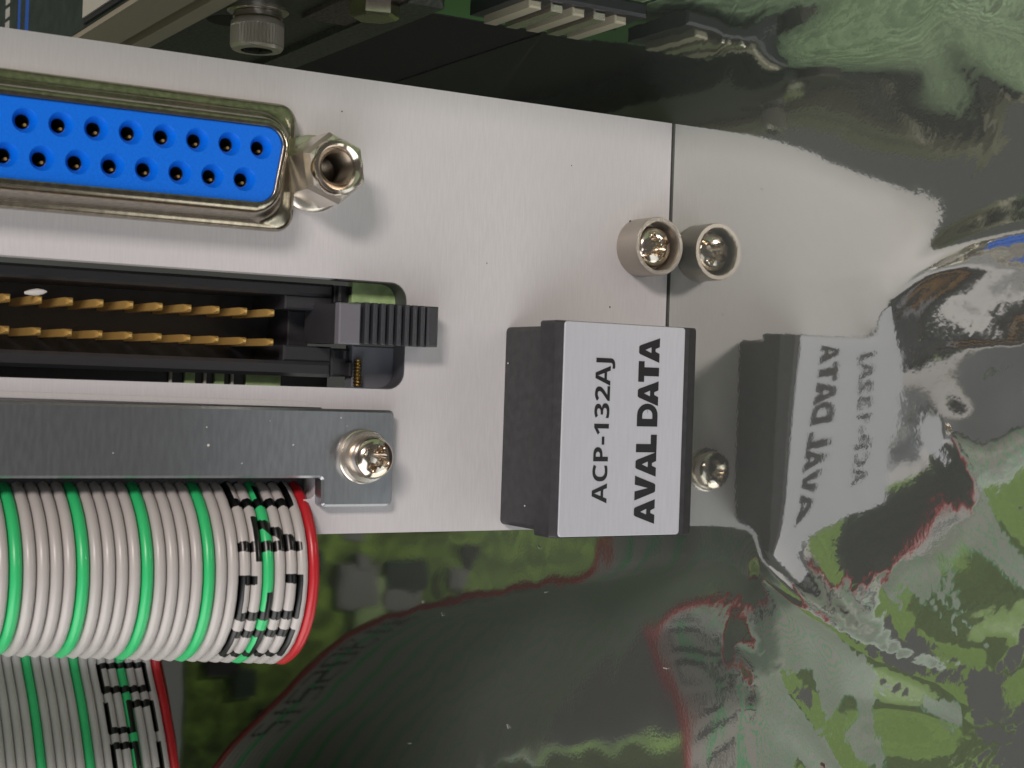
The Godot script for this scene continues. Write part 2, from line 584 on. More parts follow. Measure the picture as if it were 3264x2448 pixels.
# ---------------------------------------------------------------- D-shaped connector
func dring(d: float, n: float, right: float, slant := 0.55, drop := 0.0, rmax := 9.0) -> PackedVector3Array:
	# D outline grown by d at height n; right is where its straight end lies
	var r := minf(1.5 + d, rmax)
	var out := PackedVector3Array()
	var t := -6.2 - d + drop + r; var bt := d + drop - r
	for q in arc(Vector2(right + d - r, t), r, -90, 0, 8): out.append(Vector3(q.x, q.y, n))
	for q in arc(Vector2(right - slant + d - r, bt), r, 0, 90, 8): out.append(Vector3(q.x, q.y, n))
	for q in arc(Vector2(-84, bt), r, 90, 180, 4): out.append(Vector3(q.x, q.y, n))
	for q in arc(Vector2(-84, t), r, 180, 270, 4): out.append(Vector3(q.x, q.y, n))
	return out

func serial_connector() -> void:
	var o := thing("dsub_connector", "metal D-shaped connector with blue socket face, along the panel's upper edge", "connector")
	var b := Builder.new()
	var R := -43.95
	var rings := [dring(2.3, 0.0, R + 0.6, 0.0, -0.5, 1.5), dring(2.35, 1.0, R + 0.6, 0.0, -0.5, 1.5), dring(2.25, 1.45, R + 0.6, 0.0, -0.48, 1.5), dring(2.0, 1.75, R + 0.5, 0.1, -0.42, 1.6), dring(1.75, 1.85, R + 0.4, 0.2, -0.36, 1.8), dring(1.6, 2.0, R + 0.3, 0.4, -0.28, 2.2), dring(1.4, 2.5, R + 0.2, 0.5, -0.2, 2.5), dring(1.2, 3.3, R + 0.1, 0.55, -0.1), dring(1.0, 4.3, R, 0.55, -0.04), dring(0.8, 5.1, R), dring(0.55, 5.55, R), dring(0.25, 5.66, R), dring(0.05, 5.55, R), dring(0.0, 5.1, R)]
	b.loft(rings, true, false)
	put("shell", b, M.shell_metal, o, 50.0, false)
	# insert: a face in three strips cut through the two rows of holes
	var pitch := 2.72
	var r := 0.98
	var row_a := []; var row_b := []
	for k in 14:
		row_a.append(Vector2(-45.72 - pitch * k, -4.5))
		row_b.append(Vector2(-47.07 - pitch * k, -1.76))
	var top := PackedVector2Array(); var mid := PackedVector2Array(); var low := PackedVector2Array()
	var z := 5.3
	# outline points of the D face
	top.append(Vector2(-85, -4.5))
	top.append(Vector2(-85, -6.2))
	top.append_array(arc(Vector2(R - 1.5, -4.7), 1.5, -90, -5, 7))
	top.append(Vector2(R - 0.03, -4.5))
	for c in row_a: top.append_array(arc(c, r, 0, -180, 10))
	mid.append(Vector2(-85, -4.5))
	for k in range(13, -1, -1): mid.append_array(arc(row_a[k], r, 180, 0, 10))
	mid.append(Vector2(R - 0.03, -4.5))
	mid.append(Vector2(R - 0.50, -1.76))
	for c in row_b: mid.append_array(arc(c, r, 0, -180, 10))
	mid.append(Vector2(-85, -1.76))
	low.append(Vector2(-85, -1.76))
	for k in range(13, -1, -1): low.append_array(arc(row_b[k], r, 180, 0, 10))
	low.append(Vector2(R - 0.50, -1.76))
	low.append_array(arc(Vector2(R - 2.05, -1.5), 1.5, 5, 90, 7))
	low.append(Vector2(-85, 0.0))
	b = Builder.new()
	for q in [top, mid, low]:
		var n0 := b.tris.size()
		b.flat(q, z, true)
	put("insert", b, M.blue_plastic, o, 35.0, false)
	var holes := row_a + row_b
	var cone := Builder.new()
	cone.lathe([Vector2(r, 0.0), Vector2(r * 0.93, -0.10), Vector2(0.60, -0.72), Vector2(0.56, -1.0)], Vector3.ZERO, 20, Vector3(0, 0, 1), false, false)
	var cone_mesh := cone.mesh(25.0, false)
	var bore := Builder.new()
	bore.lathe([Vector2(0.56, -1.0), Vector2(0.56, -6.0)], Vector3.ZERO, 16, Vector3(0, 0, 1), false, true)
	var bore_mesh := bore.mesh(60.0, false)
	var lead := Builder.new()
	lead.lathe([Vector2(0.10, -2.6), Vector2(0.16, -1.5), Vector2(0.12, -1.25)], Vector3(0.30, 0.16, 0), 10, Vector3(0, 0, 1), true, true)
	var lead_mesh := lead.mesh(60.0)
	for c in holes:
		if c.x < -68.5: continue
		var s := show_mesh("socket", cone_mesh, M.blue_plastic, o)
		s.position = P(c.x, c.y, z)
		show_mesh("bore", bore_mesh, M.bore, s)
		show_mesh("contact", lead_mesh, M.gold, s)
	# jack nut at its end
	var j := thing("jack_nut", "bright hexagonal threaded jack nut at the right end of the blue connector", "nut", Vector3(-39.0, -3.5, 0))
	b = Builder.new()
	b.lathe([Vector2(3.35, 0.0), Vector2(3.35, 0.5), Vector2(3.0, 0.85), Vector2(2.4, 0.95)], Vector3.ZERO, 40)
	put("washer", b, M.nickel, j, 40.0)
	b = Builder.new()
	var hex := []
	for q in [[3.05, 0.8], [3.05, 4.9], [2.7, 5.6], [2.2, 5.85]]:
		var ring := PackedVector3Array()
		for p in hexagon(Vector2.ZERO, q[0], 0.35): ring.append(Vector3(p.x, p.y, q[1]))
		hex.append(ring)
	b.loft(hex, true, false)
	put("hexagon_body", b, M.nickel, j, 20.0, false)
	b = Builder.new()
	b.lathe([Vector2(2.45, 4.6), Vector2(2.4, 5.6), Vector2(2.2, 6.0), Vector2(1.95, 6.08), Vector2(1.75, 5.9), Vector2(1.5, 5.5)], Vector3.ZERO, 40, Vector3(0, 0, 1), false, false)
	put("rim", b, M.bright_screw, j, 40.0, false)
	b = Builder.new()
	var prof := []
	for k in 14:
		prof.append(Vector2(1.5 if k % 2 == 0 else 1.28, 5.5 - k * 0.26))
	prof.append(Vector2(1.2, 0.2))
	b.lathe(prof, Vector3.ZERO, 32, Vector3(0, 0, 1), false, true)
	put("thread", b, mat("thread_metal", Color(0.30, 0.25, 0.19), 0.3, 1.0), j, 20.0, false)

# ---------------------------------------------------------------- pin header with latch
func box_header() -> void:
	var o := thing("box_header", "black box header with two rows of gold pins inside the panel's wide slot", "connector", Vector3(-35, 10, -3))
	var off := Vector3(-35, 10, -3)
	var A := func(lo: Vector3, hi: Vector3, bev := 0.12) -> Builder:
		var q := Builder.new()
		q.box(lo - off, hi - off, bev)
		return q
	put("upper_wall", A.call(Vector3(-150, 5.75, -13), Vector3(-35.0, 6.9, -3.0), 0.25), M.black_plastic, o)
	put("lower_wall", A.call(Vector3(-150, 12.75, -13), Vector3(-35.0, 14.1, -3.0), 0.3), M.black_plastic, o)
	put("floor", A.call(Vector3(-150, 6.9, -14), Vector3(-36.0, 12.75, -11), 0.0), M.black_plastic, o)
	put("end_block", A.call(Vector3(-39.6, 6.9, -13), Vector3(-35.0, 8.15, -3.2), 0.15), M.black_plastic, o)
	put("end_block", A.call(Vector3(-39.6, 11.35, -13), Vector3(-35.0, 12.75, -3.2), 0.15), M.black_plastic, o)
	put("end_wall", A.call(Vector3(-38.0, 8.15, -13), Vector3(-36.0, 11.35, -6.2), 0.1), M.black_plastic, o)
	put("hinge_post", A.call(Vector3(-35.0, 5.8, -12), Vector3(-32.4, 7.35, -2.9), 0.15), M.black_plastic, o)
	put("hinge_post", A.call(Vector3(-35.0, 11.45, -12), Vector3(-32.9, 14.0, -3.2), 0.2), M.black_plastic, o)
	put("rib", A.call(Vector3(-34.9, 5.85, -3.3), Vector3(-34.6, 7.3, -2.2), 0.05), M.latch_plastic, o)
	put("rib", A.call(Vector3(-33.7, 5.85, -3.3), Vector3(-33.45, 6.6, -2.3), 0.05), M.latch_plastic, o)
	put("rib", A.call(Vector3(-34.2, 11.6, -3.3), Vector3(-33.9, 12.4, -2.3), 0.05), M.latch_plastic, o)
	put("rib", A.call(Vector3(-33.6, 12.7, -3.3), Vector3(-33.3, 13.9, -2.3), 0.05), M.latch_plastic, o)
	# pins
	var pin := Builder.new()
	var w := 0.32
	var rings := []
	for q in [[w, -9.0], [w, -0.75], [w * 0.72, -0.25], [w * 0.35, 0.0]]:
		rings.append(PackedVector3Array([Vector3(-q[0], -q[0], q[1]), Vector3(q[0], -q[0], q[1]), Vector3(q[0], q[0], q[1]), Vector3(-q[0], q[0], q[1])]))
	pin.loft(rings)
	var pm := pin.mesh(20.0)
	for k in 15:
		if -41.22 - 2.515 * k < -69.0: break
		for v in [8.62, 11.2]:
			var s := show_mesh("pin", pm, M.gold, o)
			s.position = P(-41.22 - 2.515 * k + 35, v - 10, -2 + 3)
	# a tuft of lint caught on a pin
	var lint := Builder.new()
	lint.lathe([Vector2(0.1, -0.9), Vector2(0.22, -0.5), Vector2(0.3, 0.1), Vector2(0.18, 0.6), Vector2(0.05, 0.85)], Vector3(-61.6 + 35, 8.05 - 10, -2.3 + 3), 9, Vector3(0.95, -0.1, 0.3).normalized())
	put("lint", lint, M.dust, o)
	# latch
	var l := thing("ejector_latch", "black ribbed ejector latch sticking out over the slot's right end", "latch", Vector3(-35, 9.3, 0))
	var lo2 := Vector3(-35, 9.3, 0)
	var b := Builder.new()
	b.box(Vector3(-36.9, 7.7, -5) - lo2, Vector3(-35.15, 11.1, 2.25) - lo2, 0.2)
	put("pivot_block", b, M.black_plastic, l)
	b = Builder.new()
	b.box(Vector3(-37.2, 7.65, 2.2) - lo2, Vector3(-35.15, 11.2, 3.1) - lo2, 0.12)
	put("pivot_cap", b, mat("latch_grey", Color(0.13, 0.125, 0.14), 0.38), l)
	b = Builder.new()
	b.box(Vector3(-35.2, 7.5, 0.6) - lo2, Vector3(-28.4, 11.1, 2.35) - lo2, 0.1)
	put("lever", b, M.latch_plastic, l)
	for k in 8:
		b = Builder.new()
		var u := -34.72 + k * 0.78
		b.box(Vector3(u, 7.5, 2.3) - lo2, Vector3(u + 0.42, 11.1, 3.05) - lo2, 0.06)
		put("grip_rib", b, M.latch_plastic, l)
	b = Builder.new()
	b.prism(PackedVector2Array([Vector2(6.45, -1.8), Vector2(7.55, -1.8), Vector2(7.55, 1.8), Vector2(6.45, 1.8)]), 0.4, 2.95, 0.15)
	put("end_lip", b, M.latch_plastic, l)
	# dark lining of the slot's right end
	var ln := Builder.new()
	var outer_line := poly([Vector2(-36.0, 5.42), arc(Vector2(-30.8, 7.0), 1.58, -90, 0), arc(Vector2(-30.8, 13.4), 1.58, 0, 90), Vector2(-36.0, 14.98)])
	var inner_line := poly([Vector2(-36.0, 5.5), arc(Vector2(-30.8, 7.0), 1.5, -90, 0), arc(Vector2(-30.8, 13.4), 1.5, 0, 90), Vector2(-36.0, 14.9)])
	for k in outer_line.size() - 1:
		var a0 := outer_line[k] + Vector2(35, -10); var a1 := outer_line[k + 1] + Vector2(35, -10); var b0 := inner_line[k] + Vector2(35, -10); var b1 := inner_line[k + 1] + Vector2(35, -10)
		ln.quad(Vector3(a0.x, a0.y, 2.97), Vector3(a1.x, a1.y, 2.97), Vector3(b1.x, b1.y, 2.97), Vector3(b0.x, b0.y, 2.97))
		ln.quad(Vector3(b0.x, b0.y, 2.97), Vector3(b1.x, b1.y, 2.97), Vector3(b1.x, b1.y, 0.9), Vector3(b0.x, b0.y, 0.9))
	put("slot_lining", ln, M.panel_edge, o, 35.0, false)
	# what shows past it through the slot
	var g := thing("slot_backing_board", "pale green circuit board corner behind the slot above the latch", "circuit board", Vector3(-31, 6, -2.2))
	b = Builder.new()
	b.prism(rounded(Vector2(-2.6, -2.4), Vector2(6.0, 1.6), 0.3), -0.8, 0.0, 0.05)
	put("board", b, M.pale_board, g)
	var h := thing("dark_housing", "smooth dark grey housing behind the slot below the latch", "housing", Vector3(-30, 12, -2.5))
	b = Builder.new()
	b.box(Vector3(-3.2, -0.9, -1.5), Vector3(5.0, 6.0, 0.0), 0.15)
	put("housing_block", b, mat("housing_plastic", Color(0.15, 0.155, 0.18), 0.45), h)
	var sp := thing("threaded_stud", "small brass coloured threaded stud beside the dark housing in the slot", "screw", Vector3(-32.9, 12.4, -2.0))
	b = Builder.new()
	var prof := []
	for k in 17:
		prof.append(Vector2(0.42 if k % 2 == 0 else 0.30, k * 0.15))
	b.lathe(prof, Vector3.ZERO, 14, Vector3(0, 1, 0))
	put("thread", b, M.brass, sp, 15.0)
	# solder tails seen in the lower gap of the slot
	var r := thing("solder_tail_board", "green board with pale solder tails showing in the slot's lower gap", "circuit board", Vector3(-45, 14.6, -5))
	b = Builder.new()
	b.box(Vector3(-38, -0.6, -1.0), Vector3(10.5, 3.0, 0.0))
	put("board", b, M.black_plastic, r)
	for q in [[-4.3, 0.25], [-2.6, 0.95], [-1.2, 0.25], [0.1, 0.9], [1.3, 0.25], [4.2, 3.3]]:
		b = Builder.new()
		b.box(Vector3(q[0] - q[1] / 2, -0.55, 0.0), Vector3(q[0] + q[1] / 2, 2.5, 0.3), 0.04)
		put("tail", b, M.silk if q[1] < 0.9 else M.pale_board, r)
	b = Builder.new()
	b.box(Vector3(-5.2, -8.95, 0.4), Vector3(-0.4, -8.45, 0.9), 0.05)
	put("tab", b, M.silk, r)

# ---------------------------------------------------------------- bracket
func cover_bracket() -> void:
	var o := thing("cover_bracket", "smooth dull steel bracket strip with a stepped tab above the ribbon cable", "bracket", Vector3(-34, 20, 0.02))
	var b := Builder.new()
	var f := Vector2(-34, 20)
	var q := poly([Vector2(-190, 16.85), arc(Vector2(-31.2, 17.25), 0.4, -90, 0, 3), arc(Vector2(-31.3, 24.75), 0.6, 0, 90, 4), arc(Vector2(-37.2, 25.0), 0.35, 90, 180, 3), arc(Vector2(-37.85, 23.1), 0.25, 0, -90, 3), Vector2(-190, 22.85)])
	var moved := PackedVector2Array()
	for p in q: moved.append(p - f)
	b.prism(moved, 0.0, 1.5, 0.22)
	put("strip", b, M.bracket_metal, o)
	for sc in [[-14.0, 0.1, 0.13], [-14.2, -1.4, 0.07], [-11.0, 1.6, 0.07], [-6.4, 0.0, 0.09], [-22.0, 0.8, 0.06], [-2.0, -2.4, 0.08], [-1.4, -1.7, 0.06], [-8.6, -2.0, 0.05]]:
		b = Builder.new()
		b.lathe([Vector2(sc[2], 0.0), Vector2(sc[2] * 0.6, 0.02)], Vector3(sc[0], sc[1], 1.5), 7)
		put("scuff", b, M.dust, o)
	b = Builder.new()
	b.prism(PackedVector2Array([Vector2(-51, -4.05), Vector2(-5.0, -3.72), Vector2(-3.2, -3.2), Vector2(-51, -3.2)]), 0.0, 0.45, 0.35)
	put("turned_edge", b, M.panel_metal, o)
	var s := thing("bracket_screw", "shiny cross-head screw with spring washer on the bracket's tab", "screw", Vector3(-33.8, 20.95, 1.52))
	b = Builder.new()
	b.lathe([Vector2(2.4, 0.0), Vector2(2.4, 0.25), Vector2(2.3, 0.35)], Vector3.ZERO, 40)
	put("flat_washer", b, M.nickel, s)
	b = Builder.new()
	b.lathe([Vector2(1.7, 0.3), Vector2(2.25, 0.4), Vector2(2.35, 0.7), Vector2(2.2, 1.05), Vector2(1.7, 1.1)], Vector3.ZERO, 40)
	put("spring_washer", b, M.nickel, s)
	put("head", cross_head(Vector3(0, 0, 1.1), 1.85, 2.0, 0.5, 1.25, 0.0, 1.2), M.bright_screw, s, 32.0)

# ---------------------------------------------------------------- handle
func pull_handle() -> void:
	var o := thing("pull_handle", "black plastic pull handle with a printed silver nameplate", "handle", Vector3(-12, 18, 0.02))
	var f := Vector3(-12, 18, 0)
	var b := Builder.new()
	b.prism(rounded(Vector2(-18.65, 8.8) - Vector2(-12, 18), Vector2(-9.3, 27.3) - Vector2(-12, 18), 0.5), 0.0, 8.8, 0.0)
	put("stem", b, M.rubber, o)
	b = Builder.new()
	var lo := Vector2(-20.4, 8.45) - Vector2(-12, 18); var hi := Vector2(-5.0, 27.45) - Vector2(-12, 18)
	var rr := []
	for q in [[0.25, 8.55], [0.0, 8.8], [0.0, 11.15], [0.05, 11.25]]:
		var ring := PackedVector3Array()
		for p in rounded(lo + Vector2(q[0], q[0]), hi - Vector2(q[0], q[0]), 0.25, 3): ring.append(Vector3(p.x, p.y, q[1]))
		rr.append(ring)
	var last := PackedVector3Array()
	for p in rounded(lo + Vector2(0.45, 0.05), hi - Vector2(1.3, 0.05), 0.25, 3): last.append(Vector3(p.x, p.y, 11.85))
	rr.append(last)
	b.loft(rr)
	put("cap", b, M.rubber, o, 25.0)
	b = Builder.new()
	b.prism(rounded(Vector2(-19.9, 8.52) - Vector2(-12, 18), Vector2(-6.85, 27.3) - Vector2(-12, 18), 0.3), 11.83, 12.0, 0.06)
	put("nameplate", b, M.label_foil, o)
	var plate: Node3D = o.get_node("nameplate")
	lettering("lettering", "ACP-132AJ", Vector2(-16.55, 11.6) - Vector2(-12, 18), Vector2(-14.5, 24.4) - Vector2(-12, 18), 12.01, plate)
	bold_logo(plate)
	for s in [[-18.71, 12.2, 0.6], [-18.71, 25.2, 4.4]]:
		b = Builder.new()
		b.lathe([Vector2(0.09, 0.0), Vector2(0.06, 0.06)], Vector3(s[0], s[1], s[2]) - f, 7, Vector3(-1, 0, 0))
		put("dust_speck", b, M.dust, o)

# heavy extended capitals "AVAL DATA", stroke by stroke, reading along -v
func bold_logo(parent: Node3D) -> void:
	var b := Builder.new()
	# letters on a unit-high grid, x to the right; polygons and holes as bars
	var widths := {"A": 1.10, "V": 1.10, "L": 0.82, "D": 1.0, "T": 0.92, " ": 0.42}
	var text := "AVAL DATA"
	var gap := -0.045
	var total := 0.0
	for c in text: total += widths[c] + gap
	total -= gap
	var v0 := 26.3; var v1 := 9.6
	var u_top := -11.95; var u_bot := -9.7
	var sx := (v0 - v1) / total; var sy := u_bot - u_top
	var x := 0.0
	for c in text:
		var w: float = widths[c]
		var polys := []
		if c == "A":
			var t := 0.40
			polys = [[Vector2(0, 0), Vector2(t, 0), Vector2(t + 0.09, 0.2), Vector2(w - t - 0.09, 0.2), Vector2(w - t - 0.02, 0.40), Vector2(t + 0.02, 0.40), Vector2(w / 2, 0.70), Vector2(w / 2, 1.0), Vector2(w / 2 - 0.14, 1.0), Vector2(w / 2 - 0.2, 0.94)], [Vector2(w / 2, 1.0), Vector2(w / 2, 0.70), Vector2(w - t - 0.02, 0.40), Vector2(w - t - 0.09, 0.2), Vector2(w - t, 0), Vector2(w, 0), Vector2(w / 2 + 0.2, 0.94), Vector2(w / 2 + 0.14, 1.0)]]
		elif c == "V":
			var t := 0.40
			polys = [[Vector2(0, 1), Vector2(t, 1), Vector2(w / 2, 0.36), Vector2(w - t, 1), Vector2(w, 1), Vector2(w / 2 + 0.2, 0.06), Vector2(w / 2 + 0.14, 0), Vector2(w / 2 - 0.14, 0), Vector2(w / 2 - 0.2, 0.06)]]
		elif c == "L":
			polys = [[Vector2(0.03, 0), Vector2(w, 0), Vector2(w, 0.29), Vector2(0.40, 0.29), Vector2(0.40, 1), Vector2(0.03, 1)]]
		elif c == "T":
			polys = [[Vector2(0, 1), Vector2(w, 1), Vector2(w, 0.72), Vector2(w / 2 + 0.195, 0.72), Vector2(w / 2 + 0.195, 0), Vector2(w / 2 - 0.195, 0), Vector2(w / 2 - 0.195, 0.72), Vector2(0, 0.72)]]
		elif c == "D":
			var outer := poly([Vector2(0.03, 0.5), Vector2(0.03, 0), Vector2(w - 0.45, 0), arc(Vector2(w - 0.45, 0.5), 0.5, -90, 0, 6), Vector2(w - 0.36, 0.5), arc(Vector2(w - 0.46, 0.5), 0.25, 0, -90, 5), Vector2(0.37, 0.25), Vector2(0.37, 0.5)])
			var flipped := PackedVector2Array()
			for p in outer: flipped.append(Vector2(p.x, 1.0 - p.y))
			polys = [outer, flipped]
		for q in polys:
			var flat := PackedVector2Array()
			for p in q:
				flat.append(Vector2(u_bot - p.y * sy + 12.0, v0 - (x + p.x) * sx - 18.0))
			var area := 0.0
			for i in flat.size(): area += flat[i].cross(flat[(i + 1) % flat.size()])
			if area < 0.0: flat.reverse()
			b.prism(flat, 11.99, 12.03)
		x += w + gap
	put("lettering", b, M.ink, parent, 20.0, false)

# ---------------------------------------------------------------- collar screws
func collar_screws() -> void:
	var specs := [[-3.6, 0.3, "shiny captive cross-head screw in a round collar, beside the panel's end", 1.05, false], [-5.3, 22.1, "cross-head screw behind the pull handle, seen mirrored in the film", 0.4, true]]
	for s in specs:
		var o := thing("captive_screw", s[2], "screw", Vector3(s[0], s[1], 0.02), "captive screws of the panel")
		if not s[4]:
			var b := Builder.new()
			b.lathe([Vector2(2.85, 0.0), Vector2(2.85, 3.0), Vector2(2.78, 3.2), Vector2(2.42, 3.2), Vector2(2.32, 3.05), Vector2(2.3, 1.0), Vector2(0.5, 0.9)], Vector3.ZERO, 56)
			put("collar", b, M.collar_metal, o, 30.0)
			put("head", cross_head(Vector3(0, 0, 1.0), 2.0, 1.9, s[3], 1.35, 1.98, 1.1), M.bright_screw, o, 32.0)
		else:
			var b := Builder.new()
			b.lathe([Vector2(2.2, 0.0), Vector2(2.2, 0.4), Vector2(1.9, 0.5)], Vector3.ZERO, 40)
			put("washer", b, M.nickel, o)
			put("head", cross_head(Vector3(0, 0, 0.5), 1.9, 1.7, s[3], 1.15, 0.0, 0.8), M.bright_screw, o, 32.0)

# ---------------------------------------------------------------- ribbon cables
func curve_points(pts: Array, every := 0.9) -> PackedVector3Array:
	var c := Curve3D.new()
	c.bake_interval = every
	for k in pts.size():
		var t: Vector3 = (pts[mini(k + 1, pts.size() - 1)] - pts[maxi(k - 1, 0)]) / 6.0
		c.add_point(pts[k], -t, t)
	return c.get_baked_points()

func ink_texture(text_at: Dictionary, length: float, wires: int) -> ImageTexture:
	# printed digits, drawn as strokes across the wires; x is the way along the cable
	var W := 2048; var H := 256
	var im := Image.create(W, H, false, Image.FORMAT_RGB8)
	im.fill(Color.WHITE)
	var glyph := {
		"3": [[0, 1, 1, 1], [1, 1, 1, 0], [0.45, 0.5, 1, 0.5], [0, 0, 1, 0], [0, 1, 0, 0.8], [0, 0, 0, 0.2]],
		"4": [[0.72, 0, 0.72, 1], [0.72, 1, 0, 0.3], [0, 0.3, 1, 0.3]],
		"8": [[0, 0, 1, 0], [0, 1, 1, 1], [0, 0, 0, 1], [1, 0, 1, 1], [0, 0.5, 1, 0.5]],
		"2": [[0, 1, 1, 1], [1, 1, 1, 0.5], [1, 0.5, 0, 0.5], [0, 0.5, 0, 0], [0, 0, 1, 0]],
		"1": [[0.5, 0, 0.5, 1], [0.5, 1, 0.2, 0.75], [0.2, 0, 0.8, 0]],
		"0": [[0, 0, 1, 0], [0, 1, 1, 1], [0, 0, 0, 1], [1, 0, 1, 1]],
		"5": [[0, 1, 1, 1], [0, 1, 0, 0.5], [0, 0.5, 1, 0.5], [1, 0.5, 1, 0], [1, 0, 0, 0]],
	}
	for s in text_at:
		var start: float = s
		var text: String = text_at[s]
		for k in text.length():
			if not glyph.has(text[k]): continue
			for g in glyph[text[k]]:
				# letters stand with their tops at the red wire
				var a := Vector2(start + k * 4.9 + g[0] * 3.1, 6.9 - g[1] * 5.0)
				var c := Vector2(start + k * 4.9 + g[2] * 3.1, 6.9 - g[3] * 5.0)
				var steps := int(a.distance_to(c) / 0.06) + 1
				for q in steps + 1:
					var p := a.lerp(c, float(q) / steps)
					var wob := 0.09 * sin(p.y * 6.3 + start)
					var px := (p.x + wob) / length * W; var py := p.y / wires * H
					var rx := 0.33 / length * W; var ry := 0.29 / wires * H
					im.fill_rect(Rect2i(int(px - rx), int(py - ry), maxi(1, int(2 * rx)), maxi(1, int(2 * ry))), Color(0.03, 0.03, 0.035))
	return ImageTexture.create_from_image(im)

func ribbon(o: Node3D, edge: PackedVector3Array, across: Callable, count: int, ink: Texture2D, shown: int) -> void:
	var length := 0.0
	for k in range(1, edge.size()): length += edge[k].distance_to(edge[k - 1])
	var inked := {}
	for key in ["wire_grey", "wire_green", "wire_red"]:
		var m: StandardMaterial3D = M[key].duplicate()
		m.albedo_texture = ink
		inked[key] = m
	for w in count:
		var path := PackedVector3Array()
		for k in edge.size():
			path.append(edge[k] + across.call(float(k) / (edge.size() - 1)) * w)
		var b := Builder.new()
		b.tube(path, 0.535, 8, true, float(w) / 12.0, (w + 1.0) / 12.0, length)
		var key := "wire_red" if w == 0 else ("wire_green" if w % 5 == 4 else "wire_grey")
		var s := put("wire", b, inked[key] if w < 9 and ink else M[key], o, 60.0)
		if key == "wire_red": tag(s, "red edge wire")
		elif key == "wire_green": tag(s, "green marker wire")

func ribbon_cables() -> void:
	var o := thing("ribbon_cable", "grey ribbon cable with green stripes and a red edge looping out from under the bracket", "cable")
	# the red edge: out of the panel, round the loop, back and down behind it
	var pts := [Vector3(-38.5, 23.3, -16), Vector3(-38.5, 23.3, -7)]
	for k in 9:
		var t := deg_to_rad(lerpf(172.0, 4.0, k / 8.0))
		pts.append(Vector3(-38.5, 31.35 + 8.1 * cos(t), -5.7 + 8.1 * sin(t)))
	pts.append_array([Vector3(-38.4, 39.6, -14), Vector3(-38.0, 40.2, -28), Vector3(-36.8, 42.0, -40), Vector3(-35.4, 46.4, -48.0), Vector3(-35.0, 52.1, -45.0), Vector3(-35.0, 57.7, -41.1), Vector3(-34.5, 68, -37), Vector3(-34, 85, -36), Vector3(-34, 110, -40)])
	var edge := curve_points(pts, 1.6)
	var length := 0.0
	for k in range(1, edge.size()): length += edge[k].distance_to(edge[k - 1])
	var ink := ink_texture({13.2: "3438", 66.0: "81305212"}, length, 12)
	var wide := func(t: float) -> Vector3:
		return Vector3(-1.045, -0.10 * smoothstep(0.10, 0.22, t), 0.0)
	ribbon(o, edge, wide, 60, ink, 60)
	# a second cable low over the film, in the shade of the first
	var o2 := thing("ribbon_cable", "red-edged grey ribbon cable shaded under the looped one, mirrored darkly in the film", "cable")
	pts = [Vector3(-33, 25.0, -58), Vector3(-32, 36.0, -56), Vector3(-31.0, 41.0, -60), Vector3(-27.0, 44.5, -75), Vector3(-20.5, 50.5, -95), Vector3(-15.0, 57.3, -107.7), Vector3(-9.2, 68.6, -118.5), Vector3(-3.9, 80.8, -130), Vector3(-2.2, 98, -142), Vector3(-2.0, 122, -150)]
	edge = curve_points(pts, 2.0)
	length = 0.0
	for k in range(1, edge.size()): length += edge[k].distance_to(edge[k - 1])
	var slant := func(t: float) -> Vector3:
		return Vector3(-1.1, 0.0, -0.2)
	ribbon(o2, edge, slant, 72, ink_texture({30.0: "3438", 60.0: "81305212"}, length, 12), 72)
	# its plug in the slot under the bracket
	var p := thing("ribbon_plug", "black cable plug in the dark gap under the bracket's step", "plug", Vector3(-38, 21, -5))
	var b := Builder.new()
	b.box(Vector3(-46, -3.4, -9), Vector3(0.7, 6.2, 2.4), 0.2)
	put("body", b, M.black_plastic, p)
	b = Builder.new()
	b.box(Vector3(-3.0, 1.6, -2.0), Vector3(0.3, 2.3, 1.4), 0.1)
	put("clip", b, M.bracket_metal, p)

